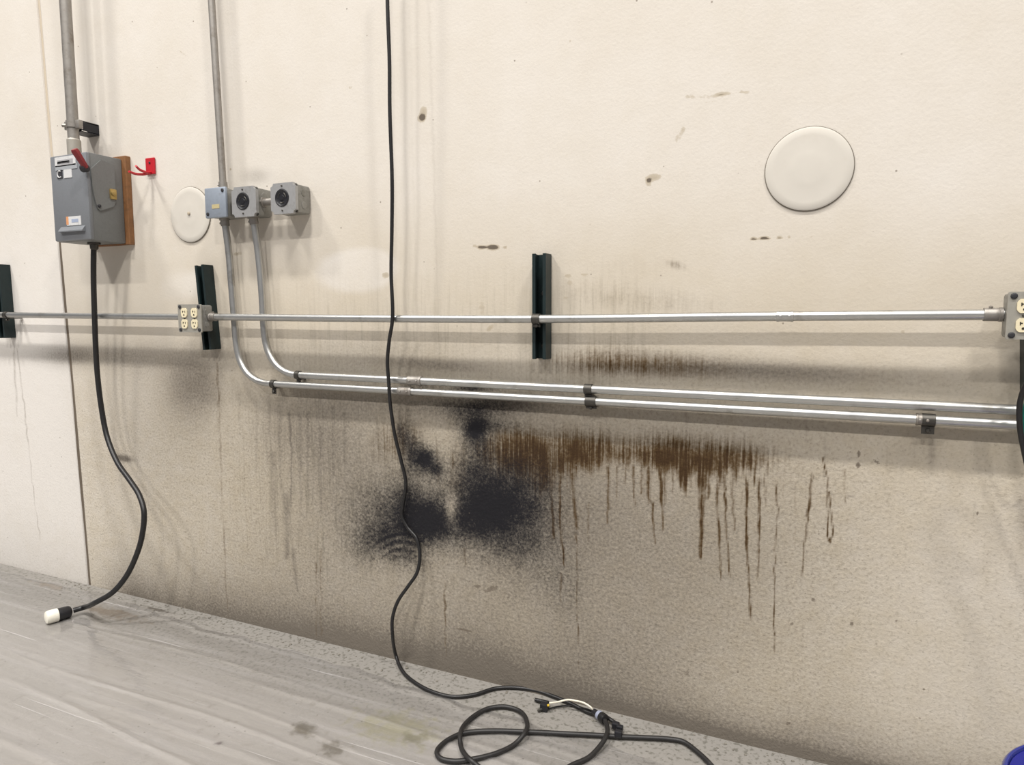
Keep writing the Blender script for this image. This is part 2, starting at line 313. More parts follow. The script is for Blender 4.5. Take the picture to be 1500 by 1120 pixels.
def paint(X, Z):
    """stain and wear fields of the wall, over its own surface"""
    P0, P1, P2 = X - CAM[0], 0.0 - CAM[1], Z - CAM[2]
    d = P0 * FW[0] + P1 * FW[1] + P2 * FW[2]
    U = 750 + F * (P0 * RT[0] + P1 * RT[1]) / d
    V = 560 - F * (P0 * UP[0] + P1 * UP[1] + P2 * UP[2]) / d
    soot = blob_sum(U, V, 'soot')
    # scrubbed arcs through the left scorch mark
    rr = np.hypot(U - 585, V - 850); arcs = 0.5 + 0.5 * np.sin(rr * 0.55 + 2 * np.sin(U * .05))
    zone = np.exp(-((U - 580) / 45)**2 - ((V - 800) / 24)**2)
    soot = soot * (1 - 0.40 * zone * arcs * noise1(U, 6, 31, .3, 1))
    soot *= 1 - 0.6 * np.exp(-((U - 661) / 10)**2 - ((V - 742) / 24)**2)
    rust = blob_sum(U, V, 'rust')
    bot = 672 + 16 * noise1(U, 11, 5) + 22 * noise1(U, 60, 6) + 12 * np.exp(-((U - 1030) / 60)**2)
    top = 632 + 14 * noise1(U, 40, 8)
    bot = bot + 46 * (1 - sstep(U, 800, 890)) * noise1(U, 6, 51, .1, 1)
    top = top + 22 * noise1(U, 17, 52, -1, 1) * (1 - sstep(U, 830, 900))
    bot = bot + 26 * np.maximum(0, noise1(U, 5, 41) - .72) / .28
    band = sstep(V, top - 26, top + 40) * (1 - sstep(V, bot - 26, bot + 10)) * sstep(U, 660, 900) * (1 - sstep(U, 1090, 1175))
    rust = rust + band * (0.52 + 0.44 * np.exp(-((U - 1000) / 85)**2) + .2 * np.exp(-((U - 870) / 30)**2)) * noise1(U, 6, 9, .75, 1.15)
    rust = np.maximum(rust, drips(U, V, RUSTDRIPS))
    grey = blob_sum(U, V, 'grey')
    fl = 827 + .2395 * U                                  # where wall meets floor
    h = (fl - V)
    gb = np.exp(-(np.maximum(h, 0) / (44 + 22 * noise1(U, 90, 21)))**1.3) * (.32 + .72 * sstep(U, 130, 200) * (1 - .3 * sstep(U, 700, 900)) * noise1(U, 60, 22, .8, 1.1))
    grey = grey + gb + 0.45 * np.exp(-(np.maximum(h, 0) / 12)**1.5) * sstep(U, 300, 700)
    grey = grey + .20 * sstep(V, 540, 640) * sstep(U, 330, 520) * (1 - .65 * sstep(U, 1120, 1400)) + .10 * sstep(V, 500, 560) * sstep(U, 120, 200)
    grey = grey + .62 * drips(U, V, GREYDRIPS)
    for pts, wd, a in CRACKS:
        xs = [p[0] for p in pts]; ys = [p[1] for p in pts]
        y0 = np.interp(U, xs, ys) + 1.5 * noise1(U, 12, 77, -1, 1)
        grey = np.maximum(grey, a * np.exp(-((V - y0) / wd)**2) * ((U > xs[0]) & (U < xs[-1])))
    pale = blob_sum(U, V, 'pale')
    chip = blob_sum(U, V, 'chip')
    # grimy tan lower wall, whiter above the old spray line
    tone = sstep(V, 230, 450) * 0.62 + sstep(V, 480, 700) * 0.20 + 0.06
    tone = tone * (0.55 + 0.45 * sstep(U, 60, 420)) - .30 * sstep(U, 1100, 1400) * sstep(V, 560, 900)
    left = X < seam_x(Z)
    tone = np.where(left, .32 - .30 * sstep(V, 200, 480), .30 + .70 * tone)
    rough = sstep(V, 420, 720) * np.where(left, .25, 1.0) * (1 - .35 * sstep(U, 1150, 1400))
    streak = np.exp(-((U - 470) / 110)**2) * sstep(V, 560, 620) * (1 - sstep(V, 760, 900)) + .7 * np.exp(-((U - 760) / 120)**2) * sstep(V, 590, 640) * (1 - sstep(V, 720, 790)) \
        + .35 * sstep(V, 360, 480) * (1 - sstep(V, 540, 640)) * sstep(U, 380, 460) * (1 - sstep(U, 900, 1000))
    return np.clip(np.stack([soot, rust, grey, pale], -1), 0, 1.6), np.clip(np.stack([tone, rough, streak, chip], -1), 0, 1.6)

def wall_material():
    m, nt, b, pos = new_mat('stained_painted_concrete')
    A = N(nt, 'ShaderNodeAttribute', attribute_name='stain'); B = N(nt, 'ShaderNodeAttribute', attribute_name='wear')
    sa = N(nt, 'ShaderNodeSeparateColor'); L(nt, A.outputs['Color'], sa.inputs[0])
    sb = N(nt, 'ShaderNodeSeparateColor'); L(nt, B.outputs['Color'], sb.inputs[0])
    soot, rust, grey, pale = sa.outputs[0], sa.outputs[1], sa.outputs[2], A.outputs['Alpha']
    tone, rough, streak, chip = sb.outputs[0], sb.outputs[1], sb.outputs[2], B.outputs['Alpha']
    cloud = noise_(nt, pos, 3.2, 5, .6); mid = noise_(nt, pos, 22, 4, .6); fine = noise_(nt, pos, 120, 3, .6); vfine = noise_(nt, pos, 260, 2, .6)
    vert = noise_(nt, pos, 1.0, 4, .65, (85, 30, 5)); vert2 = noise_(nt, pos, 1.0, 3, .6, (170, 30, 9))
    t = math_(nt, 'ADD', tone, math_(nt, 'MULTIPLY', math_(nt, 'SUBTRACT', cloud, .5), .55))
    t = math_(nt, 'ADD', t, math_(nt, 'MULTIPLY', math_(nt, 'SUBTRACT', mid, .5), math_(nt, 'ADD', .15, math_(nt, 'MULTIPLY', rough, .5))))
    t = math_(nt, 'SUBTRACT', t, math_(nt, 'MULTIPLY', ramp_(nt, pale, .25, .65), .38), clamp=True)
    c = mix_(nt, t, (.715, .682, .642), (.525, .462, .362))
    # speckle of the rough coating
    sp = math_(nt, 'MULTIPLY', math_(nt, 'SUBTRACT', fine, .5), math_(nt, 'ADD', .22, math_(nt, 'MULTIPLY', rough, 1.1)))
    c = mix_(nt, math_(nt, 'MULTIPLY', ramp_(nt, fine, .53, .70), math_(nt, 'ADD', .03, math_(nt, 'MULTIPLY', rough, .38))), c, (.27, .235, .18))
    c = mix_(nt, math_(nt, 'MULTIPLY', ramp_(nt, fine, .50, .28), math_(nt, 'MULTIPLY', rough, .22)), c, (.74, .67, .54))
    # dark flecks in the tooth of the coating
    fl = noise_(nt, pos, 150, 1, .5)
    c = mix_(nt, math_(nt, 'MULTIPLY', ramp_(nt, fl, .64, .74), math_(nt, 'MULTIPLY', rough, .45)), c, (.16, .135, .10))
    # vertical grime streaks
    vs1 = math_(nt, 'MULTIPLY', ramp_(nt, vert, .46, .72), math_(nt, 'MULTIPLY', streak, .85))
    c = mix_(nt, vs1, c, (.25, .225, .17))
    # grey grime
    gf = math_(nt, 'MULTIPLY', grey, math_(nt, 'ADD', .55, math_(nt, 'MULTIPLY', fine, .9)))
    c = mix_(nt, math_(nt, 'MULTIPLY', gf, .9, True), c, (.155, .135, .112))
    # oily rust-brown runs
    k = math_(nt, 'ADD', .62, math_(nt, 'ADD', math_(nt, 'MULTIPLY', ramp_(nt, vert2, .36, .64), .42), math_(nt, 'MULTIPLY', ramp_(nt, vert, .40, .62), .40)))
    k = math_(nt, 'MULTIPLY', k, math_(nt, 'ADD', .1, math_(nt, 'MULTIPLY', math_(nt, 'ADD', mid, math_(nt, 'MULTIPLY', fine, .7)), 1.15)))
    rf = math_(nt, 'MULTIPLY', rust, k)
    c = mix_(nt, ramp_(nt, rf, .03, .85), c, (.086, .054, .025))
    c = mix_(nt, math_(nt, 'MULTIPLY', ramp_(nt, rf, .62, 1.1), .75), c, (.035, .018, .009))
    # soot, sprayed on the tooth of the wall
    sf = math_(nt, 'ADD', soot, math_(nt, 'MULTIPLY', math_(nt, 'MULTIPLY', math_(nt, 'SUBTRACT', math_(nt, 'ADD', fine, math_(nt, 'SUBTRACT', vfine, .5)), .5), ramp_(nt, soot, .02, .35)), .50))
    sf = math_(nt, 'ADD', sf, math_(nt, 'MULTIPLY', math_(nt, 'MULTIPLY', math_(nt, 'SUBTRACT', mid, .5), ramp_(nt, soot, .05, .4)), .35))
    c = mix_(nt, math_(nt, 'MULTIPLY', ramp_(nt, sf, .0, .86), .985), c, (.0115, .0115, .0150))
    # chipped paint and scuffs
    ch = ramp_(nt, math_(nt, 'ADD', chip, math_(nt, 'MULTIPLY', math_(nt, 'SUBTRACT', fine, .5), .9)), .38, .62)
    ch = math_(nt, 'MULTIPLY', ch, math_(nt, 'MULTIPLY', chip, 1.0, True))
    c = mix_(nt, ch, c, mix_(nt, math_(nt, 'MAXIMUM', ramp_(nt, chip, .85, 1.15), ramp_(nt, rough, .05, .3)), (.45, .39, .30), (.14, .115, .09)))
    # pinholes
    pit = N(nt, 'ShaderNodeTexVoronoi'); pit.inputs['Scale'].default_value = 26; L(nt, pos, pit.inputs['Vector'])
    pr = N(nt, 'ShaderNodeSeparateColor'); L(nt, pit.outputs['Color'], pr.inputs[0])
    pf = math_(nt, 'MULTIPLY', ramp_(nt, pit.outputs['Distance'], .085, .05), ramp_(nt, pr.outputs[0], .80, .9))
    c = mix_(nt, math_(nt, 'MULTIPLY', pf, .7), c, (.16, .13, .10))
    L(nt, c, b.inputs['Base Color'])
    b.inputs['Roughness'].default_value = .85; b.inputs['Specular IOR Level'].default_value = .12
    hgt = math_(nt, 'ADD', math_(nt, 'MULTIPLY', mid, 1.2), fine)
    bp = N(nt, 'ShaderNodeBump'); bp.inputs['Distance'].default_value = .0035
    L(nt, math_(nt, 'ADD', .15, math_(nt, 'MULTIPLY', rough, .36)), bp.inputs['Strength'])
    L(nt, hgt, bp.inputs['Height']); L(nt, bp.outputs[0], b.inputs['Normal'])
    return m
WALLMAT = wall_material()

zr = np.concatenate([np.arange(0, 2.68, .0045), np.linspace(2.72, 4.6, 12)])
def panel(name, xs_fn, ncol, parent, edge_first):
    Z = np.repeat(zr[:, None], ncol, 1); X = np.stack([xs_fn(z) for z in zr])
    st, wr = paint(X, Z)
    R, C = X.shape
    bulge = 0.0012 * np.sin(X * 2.1 + 1) * np.sin(Z * 2.7) 
    co = np.stack([X, -0.0008 + bulge, Z], -1)
    # softened arris where the panels meet, returned into the joint
    jc = 0 if edge_first else C - 1
    e = np.stack([X[:, jc], np.full(R, .045), Z[:, jc]], -1)
    if edge_first: co = np.concatenate([e[:, None], co], 1); st = np.concatenate([st[:, :1], st], 1); wr = np.concatenate([wr[:, :1], wr], 1)
    else: co = np.concatenate([co, e[:, None]], 1); st = np.concatenate([st, st[:, -1:]], 1); wr = np.concatenate([wr, wr[:, -1:]], 1)
    C += 1
    idx = np.arange(R * C).reshape(R, C)
    q = np.stack([idx[:-1, :-1], idx[:-1, 1:], idx[1:, 1:], idx[1:, :-1]], -1).reshape(-1, 4)
    me = bpy.data.meshes.new(name); me.vertices.add(R * C); me.vertices.foreach_set('co', co.astype(np.float32).ravel())
    me.loops.add(q.size); me.loops.foreach_set('vertex_index', q.ravel().astype(np.int32))
    me.polygons.add(len(q)); me.polygons.foreach_set('loop_start', np.arange(0, q.size, 4, dtype=np.int32)); 
    me.update(calc_edges=True)
    for nm, dat in (('stain', st), ('wear', wr)):
        a = me.attributes.new(nm, 'FLOAT_COLOR', 'POINT'); a.data.foreach_set('color', dat.astype(np.float32).ravel())
    return link(name, me, WALLMAT, parent)
bm = BM(); box(bm, -9.1, 4.2, .046, .22, 0, 4.6)
wall = obj('wall_back', bm, simple('bare_concrete_core', (.42, .38, .32), .9), origin=(0, 0, 0)); wall['kind'] = 'structure'
wall['label'] = 'stained off-white concrete wall with scorch marks and brown runs'
JW = .022
nR, nL = 830, 170
gR = np.concatenate([np.linspace(0, 1, nR - 14), np.linspace(1.02, 2.1, 14)])
gL = np.concatenate([np.linspace(-2.7, -.27, 20), np.linspace(-.262, 0, nL - 20)])
panel('concrete_panel', lambda z: seam_x(z) + JW / 2 + gR * (.52 - seam_x(z) - JW / 2), nR, wall, True)
panel('concrete_panel', lambda z: seam_x(z) - JW / 2 + gL * 2.3, nL, wall, False)
# sealant in the joint, tan above, dirty below
def sealant_material():
    m, nt, b, pos = new_mat('joint_sealant')
    n = noise_(nt, pos, 18, 4); s = N(nt, 'ShaderNodeSeparateXYZ'); L(nt, pos, s.inputs[0])
    f = ramp_(nt, math_(nt, 'ADD', s.outputs[2], math_(nt, 'MULTIPLY', math_(nt, 'SUBTRACT', n, .5), .25)), 1.40, 1.70)
    L(nt, mix_(nt, f, (.115, .09, .065), (.54, .465, .36)), b.inputs['Base Color']); b.inputs['Roughness'].default_value = .8
    return m
bm = BM(); rows = []
for z in np.linspace(0, 4.6, 60):
    x = seam_x(z) + .002 * math.sin(z * 9); dp = .003
    rows.append([bm.verts.new((x + dx, dy, z)) for dx, dy in ((-JW / 2 - .004, .04), (-JW / 2 + .001, dp + .001), (-.004, dp - .002), (.004, dp - .002), (JW / 2 - .001, dp + .001), (JW / 2 + .004, .04))])
for a, b_ in zip(rows, rows[1:]):
    for k in range(5): bm.faces.new((a[k], a[k + 1], b_[k + 1], b_[k]))
obj('joint_sealant', bm, sealant_material(), wall, True)

# ------------------------------------------------------------------ floor and the plastic film over it
def floor_material():
    m, nt, b, pos = new_mat('dusty_grey_concrete_floor')
    n1 = noise_(nt, pos, 2.5, 5); n2 = noise_(nt, pos, 30, 4); n3 = noise_(nt, pos, 110, 2); st = noise_(nt, pos, 1.0, 4, .6, (2.2, 40, 1))
    c = mix_(nt, n1, (.27, .253, .235), (.345, .328, .31))
    c = mix_(nt, math_(nt, 'MULTIPLY', ramp_(nt, n2, .55, .75), .30), c, (.14, .125, .10))
    c = mix_(nt, math_(nt, 'MULTIPLY', ramp_(nt, st, .56, .72), .10), c, (.34, .33, .31))
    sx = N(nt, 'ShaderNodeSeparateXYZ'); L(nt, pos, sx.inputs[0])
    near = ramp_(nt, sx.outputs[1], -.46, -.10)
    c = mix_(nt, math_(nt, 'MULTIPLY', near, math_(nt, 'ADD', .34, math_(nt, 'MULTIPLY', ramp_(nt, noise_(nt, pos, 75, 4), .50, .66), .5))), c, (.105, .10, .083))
    def spot(px, py, rx, ry, col, amt, cc):
        p = G(px, py); v = N(nt, 'ShaderNodeVectorMath', operation='SUBTRACT'); L(nt, pos, v.inputs[0]); v.inputs[1].default_value = p
        v2 = N(nt, 'ShaderNodeVectorMath', operation='DIVIDE'); L(nt, v.outputs[0], v2.inputs[0]); v2.inputs[1].default_value = (rx, ry, 1)
        ln = N(nt, 'ShaderNodeVectorMath', operation='LENGTH'); L(nt, v2.outputs[0], ln.inputs[0])
        f = ramp_(nt, math_(nt, 'ADD', ln.outputs['Value'], math_(nt, 'MULTIPLY', math_(nt, 'SUBTRACT', n2, .5), 2.6)), 1.1, .2)
        return mix_(nt, math_(nt, 'MULTIPLY', f, amt), cc, col)
    c = spot(160, 897, .22, .035, (.12, .085, .05), .85, c); c = spot(70, 857, .12, .025, (.16, .12, .08), .6, c)
    c = spot(580, 1066, .16, .09, (.23, .215, .12), .6, c); c = spot(445, 1068, .05, .035, (.10, .085, .06), .85, c); c = spot(487, 1096, .05, .035, (.10, .085, .06), .8, c)
    c = spot(232, 893, .12, .012, (.06, .05, .04), .8, c); c = spot(607, 1080, .05, .03, (.11, .10, .05), .7, c); c = spot(321, 1089, .016, .012, (.05, .03, .03), .9, c)
    pit = N(nt, 'ShaderNodeTexVoronoi'); pit.inputs['Scale'].default_value = 52; L(nt, pos, pit.inputs['Vector'])
    pr = N(nt, 'ShaderNodeSeparateColor'); L(nt, pit.outputs['Color'], pr.inputs[0])
    pf = math_(nt, 'MULTIPLY', ramp_(nt, pit.outputs['Distance'], .16, .08), ramp_(nt, pr.outputs[0], .72, .85))
    c = mix_(nt, math_(nt, 'MULTIPLY', pf, .7), c, (.07, .06, .05))
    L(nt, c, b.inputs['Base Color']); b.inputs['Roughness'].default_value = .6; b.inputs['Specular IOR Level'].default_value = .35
    bp = N(nt, 'ShaderNodeBump'); bp.inputs['Strength'].default_value = .3; bp.inputs['Distance'].default_value = .003
    L(nt, n3, bp.inputs['Height']); L(nt, bp.outputs[0], b.inputs['Normal'])
    return m
bm = BM(); box(bm, -9.5, 4.5, -8, .2, -.15, 0)
floor = obj('floor', bm, floor_material(), origin=(0, 0, 0)); floor['kind'] = 'structure'; floor['label'] = 'dusty grey concrete floor along the wall'

def film_material():
    m = bpy.data.materials.new('clear_plastic_film'); m.use_nodes = True; nt = m.node_tree; nt.nodes.clear()
    out = N(nt, 'ShaderNodeOutputMaterial'); tr = N(nt, 'ShaderNodeBsdfTransparent'); tr.inputs[0].default_value = (.97, .97, .97, 1)
    gl = N(nt, 'ShaderNodeBsdfGlossy'); gl.inputs['Roughness'].default_value = .11; gl.inputs['Color'].default_value = (1, 1, 1, 1)
    df = N(nt, 'ShaderNodeBsdfDiffuse'); df.inputs['Color'].default_value = (.66, .64, .64, 1)
    fr = N(nt, 'ShaderNodeFresnel'); fr.inputs['IOR'].default_value = 1.45
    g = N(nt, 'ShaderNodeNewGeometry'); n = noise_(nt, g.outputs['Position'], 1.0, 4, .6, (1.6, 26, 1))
    m1 = N(nt, 'ShaderNodeMixShader'); L(nt, math_(nt, 'ADD', .05, math_(nt, 'ADD', math_(nt, 'MULTIPLY', ramp_(nt, n, .45, .75), .14), math_(nt, 'MULTIPLY', ramp_(nt, noise_(nt, g.outputs['Position'], 1.0, 3, .55, (1.3, 62, 1)), .63, .73), .30))), m1.inputs[0]); L(nt, tr.outputs[0], m1.inputs[1]); L(nt, df.outputs[0], m1.inputs[2])  # finer noise paints white highlight streaks into the film as diffuse haze
    m2 = N(nt, 'ShaderNodeMixShader'); L(nt, fr.outputs[0], m2.inputs[0]); L(nt, m1.outputs[0], m2.inputs[1]); L(nt, gl.outputs[0], m2.inputs[2])
    bp = N(nt, 'ShaderNodeBump'); bp.inputs['Strength'].default_value = .25; bp.inputs['Distance'].default_value = .004
    L(nt, noise_(nt, g.outputs['Position'], 1.0, 3, .5, (5, 45, 1)), bp.inputs['Height']); L(nt, bp.outputs[0], gl.inputs['Normal']); L(nt, bp.outputs[0], fr.inputs['Normal'])
    L(nt, m2.outputs[0], out.inputs[0]); return m
ed = [G(*p) for p in ((-300, 775), (0, 836), (150, 870), (300, 920), (380, 940), (513, 977), (607, 1008), (800, 1066), (1000, 1126), (1400, 1250))]
ex = np.array([p.x for p in ed]); ey = np.array([min(p.y, -.02) for p in ed]); o_ = np.argsort(ex); ex, ey = ex[o_], ey[o_]
nx, ns = 280, 620
gx = np.linspace(-4.6, .75, nx); gs = np.concatenate([np.linspace(0, .03, 8), np.linspace(.036, 2.6, ns - 8)])
Xs = np.repeat(gx[None], ns, 0); Ye = np.interp(gx, ex, ey) + .006 * np.sin(gx * 23) + .004 * np.sin(gx * 51 + 1)
Ys = Ye[None] - gs[:, None]
Zs = np.full_like(Xs, .0022)
for i in range(64):                      # wrinkles running along the wall
    yc = rng.uniform(-2.3, -.1); xc = rng.uniform(-3.8, .5); ln = rng.uniform(.25, .95); wd = rng.uniform(.004, .014); hh = rng.uniform(.0010, .0046) * min(1, wd / .007); sl = rng.uniform(-.06, .05)
    Zs += hh * np.exp(-((Ys - yc - sl * (Xs - xc) - .01 * np.sin(Xs * 5 + i)) / wd)**2 - ((Xs - xc) / ln)**4)
Zs += .0042 * np.exp(-((gs[:, None] - .022) / .012)**2) * (0.5 + .5 * np.sin(gx[None] * 6 + 1)) * (gx[None] > -3.4)      # curled edge
idx = np.arange(nx * ns).reshape(ns, nx); q = np.stack([idx[:-1, :-1], idx[1:, :-1], idx[1:, 1:], idx[:-1, 1:]], -1).reshape(-1, 4)
me = bpy.data.meshes.new('plastic_sheet'); me.from_pydata(np.stack([Xs, Ys, Zs], -1).reshape(-1, 3).tolist(), [], q.tolist())
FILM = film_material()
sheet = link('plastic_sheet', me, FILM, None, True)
tag(sheet, 'clear wrinkled plastic sheeting with shiny and painted highlight streaks lying over the floor', 'plastic sheet')

# grit swept against the foot of the wall
bm = BM()
for i in range(240):
    x = rng.uniform(-2.9, .3); y = -abs(rng.normal(0, .06)) - .006; r = rng.uniform(.001, .0036) * (1.5 if rng.random() < .06 else 1)
    vsn = bmesh.ops.create_icosphere(bm, subdivisions=1, radius=r)['verts']; f = rng.uniform(.6, 1.3, 3)
    for v in vsn: v.co = Vector((x + v.co.x * f[0] * 1.4, y + v.co.y * f[1] * 1.2, r * .4 + v.co.z * f[2] * .7))
g = obj('floor_grit', bm, GRIT, origin=(-1.2, -.05, 0)); g['kind'] = 'stuff'; tag(g, 'dark grit and crumbs swept along the foot of the wall', 'grit')

# ------------------------------------------------------------------ builders
def strut(top, bot, label, depth=.044, mat=STRUT, wdt=.041, group='dark steel mounting channels on the wall'):
    """open-faced channel; top and bot are centres of its open face"""
    a = Vector((top.x, 0, top.z)); b_ = Vector((bot.x, 0, bot.z)); ax = (a - b_); ln = ax.length; ax.normalize(); u = Vector((0, 1, 0)).cross(ax).normalized()
    if abs(u.x) > .5 and u.x < 0: u = -u
    h, t, lip = wdt / 2, .0027, .0095
    prof = [(-h, 0), (h, 0), (h, depth), (h - lip, depth), (h - lip, depth - .007), (h - lip + t, depth - .007), (h - lip + t, depth - t), (h - t, depth - t), (h - t, t),
            (-h + t, t), (-h + t, depth - t), (-h + lip - t, depth - t), (-h + lip - t, depth - .007), (-h + lip, depth - .007), (-h + lip, depth), (-h, depth)]
    o = thing('strut_channel', (b_ + a) / 2 * 1.0, label, 'channel', group)
    bm = BM(); prism(bm, [b_ + u * p + Vector((0, -q - .0025, 0)) for p, q in prof], ax * ln)
    obj('channel', bm, mat, o)
    n = max(1, int(ln / .07))
    for k in range(n):                     # bolts through the back of the channel
        if k % 2: continue
        c = b_ + ax * (ln * (k + .5) / n)
        bm = BM(); lathe(bm, c + Vector((0, -.005, 0)), (0, -1, 0), [(.008, 0), (.008, .006), (.005, .008)], 6); obj('bolt', bm, STRAP, o)
    return o
def strap(parent, p, axis, r, name='strap', wd=.016, side=None, mat=STRAP, tab=.022):
    """one-hole pipe strap: band round the conduit with a lug to the wall"""
    p = Vector(p); axis = Vector(axis).normalized(); side = Vector(side) if side else Vector((0, 0, -1))
    side = (side - axis * side.dot(axis)).normalized()
    bm = BM(); lathe(bm, p - axis * wd / 2, axis, [(r + .0004, 0), (r + .0032, 0), (r + .0032, wd), (r + .0004, wd)], 20, False)
    out = Vector((0, -1, 0)); dist = -p.y - .003
    # lug
    c = p + side * (r + .001)
    prism(bm, [c + axis * (-wd / 2), c + axis * wd / 2, c + axis * wd / 2 + side * tab, c - axis * wd / 2 + side * tab], out * -.003)
    prism(bm, [c + axis * (-wd / 2), c + axis * wd / 2, c + axis * wd / 2 - out * dist, c - axis * wd / 2 - out * dist], side * .003)
    s = obj(name, bm, mat, parent, True)
    bm = BM(); lathe(bm, c + side * tab * .6 + out * .0005, out, [(.0055, 0), (.0055, .004), (.003, .006)], 6); obj('screw', bm, mat, s)
    return s
def coupling(parent, p, axis, r, ln=.045, mat=GALV_DIRTY, name='coupling'):
    p = Vector(p); ax = Vector(axis).normalized()
    bm = BM(); lathe(bm, p - ax * ln / 2, ax, [(r, 0), (r + .0028, .001), (r + .0036, ln * .12), (r + .0026, ln * .2), (r + .0026, ln * .8), (r + .0036, ln * .88), (r + .0028, ln - .001), (r, ln)], 18)
    for s in (-.25, .25):
        lathe(bm, p + ax * ln * s + Vector((0, -r - .002, 0)), (0, -1, 0), [(.0035, 0), (.0035, .004), (.002, .005)], 8)
    return obj(name, bm, mat, parent, True)
def connector(parent, p, axis, r, ln=.022, mat=GALV_DIRTY, nut_r=.006):
    """set-screw connector where a conduit enters a box"""
    p = Vector(p); ax = Vector(axis).normalized(); bm = BM()
    lathe(bm, p, ax, [(r + nut_r, 0), (r + nut_r, .006), (r + .003, .007), (r + .003, ln), (r, ln)], 14)
    sd = Vector((-1, -.3, 0)) if abs(ax.z) > .5 else Vector((0, -.3, 1))
    lathe(bm, p + ax * ln * .65 + sd.normalized() * (r + .001), sd, [(.004, 0), (.004, .006)], 8)
    return obj('connector', bm, mat, parent, True)
R34 = .0117

# ------------------------------------------------------------------ channels on the wall
Y1 = .0595                                  # stand-off of the level conduit's axis
strut(W(-6, 387, .0465), W(3, 495, .0465), 'dark channel at the left edge of the picture, carrying the level conduit')
strut(W(291, 388, .0465), W(303.5, 512, .0465), 'dark green channel behind the small four-socket outlet box')
strut(W(789.5, 371, .0465), W(789.5, 526, .0465), 'dark green channel standing alone in mid-wall above the scorch marks')
strut(W(1519, 442, .0465), W(1519, 575, .0465), 'dark channel behind the outlet box at the right edge')

# ------------------------------------------------------------------ level conduit, left and right of the small outlet box
def run_conduit(name, pts, r, label, mat=GALV, group=None, n=1, seg=20):
    o = thing(name, pts[0], label, 'conduit', group)
    bm = BM(); tube(bm, spline(pts, n) if n > 1 else pts, r, seg); obj('pipe', bm, mat, o, True)
    return o
QX0, QX1 = W(261, 466, .1).x, W(295, 466, .1).x          # small outlet box, left and right faces
zc = W(278, 464, Y1).z
ca = run_conduit('level_conduit', [Vector((-7.5, -Y1, W(0, 461, Y1).z + .012)), W(0, 461, Y1), Vector((QX0, -Y1, W(262, 464, Y1).z))], R34, 'bare steel conduit running level from the left edge to the small outlet box', group='level conduit runs')
strap(ca, W(10, 461.3, Y1), (1, 0, 0), R34, 'clamp', .02, (0, 0, -1), tab=.012)
OX0 = W(1475, 461, .104).x
cb = run_conduit('level_conduit', [Vector((QX1, -Y1, zc)), W(500, 466, Y1), W(790, 467, Y1), W(1100, 463.5, Y1), Vector((OX0 + .004, -Y1, W(1475, 460.5, Y1).z))], R34, 'long shiny level conduit from the small outlet box to the right-hand outlet box', n=8, group='level conduit runs')
connector(cb, (QX1 - .001, -Y1, zc), (1, 0, 0), R34, .026, nut_r=.004)
connector(cb, (OX0 + .001, -Y1, W(1475, 460.5, Y1).z), (-1, 0, 0), R34, .034, GALV_DIRTY, .004)
coupling(cb, W(1150, 463, Y1), (1, 0, 0), R34 - .0015, .04, GALV)
cl = strap(cb, W(786, 467, Y1), (1, 0, 0), R34, 'clamp', .022, (0, 0, -1), tab=.010)

# ------------------------------------------------------------------ outlet boxes
def receptacle(parent, x, z, y, s=1.0):
    """one ivory socket face with slots"""
    bm = BM(); pts = []
    hw, hh = .0165 * s, .0135 * s
    hw, hh = .0145 * s, .0165 * s
    for k in range(28):
        a = 2 * math.pi * k / 28; px, pz = math.cos(a) * hw * 1.12, math.sin(a) * hh * 1.12
        pts.append(Vector((x + max(-hw, min(hw, px)), y, z + max(-hh, min(hh, pz)))))
    prism(bm, pts, (0, -.003, 0)); f = obj('socket_face', bm, IVORY, parent)
    for dx, hz, wz in ((-.0058, .0040, .0022), (.0058, .0034, .0022)):
        bm = BM(); box(bm, x + dx * s - wz * s / 2, x + dx * s + wz * s / 2, y - .0036, y - .0028, z + .004 * s - hz * s, z + .004 * s + hz * s)
        if dx < 0: box(bm, x + dx * s, x + dx * s + .0045 * s, y - .0036, y - .0028, z + .0035 * s, z + .0058 * s)
        obj('slot', bm, SLOT, f)
    bm = BM(); lathe(bm, (x, y - .0028, z - .0078 * s), (0, -1, 0), [(.0030 * s, 0), (.0030 * s, .0008)], 10); obj('ground_hole', bm, SLOT, f)
def screw(parent, x, y, z, r=.0045, mat=STRAP):
    bm = BM(); lathe(bm, (x, y, z), (0, -1, 0), [(r, 0), (r, .002), (r * .6, .0032), (0, .0034)], 10); return obj('screw', bm, mat, parent)
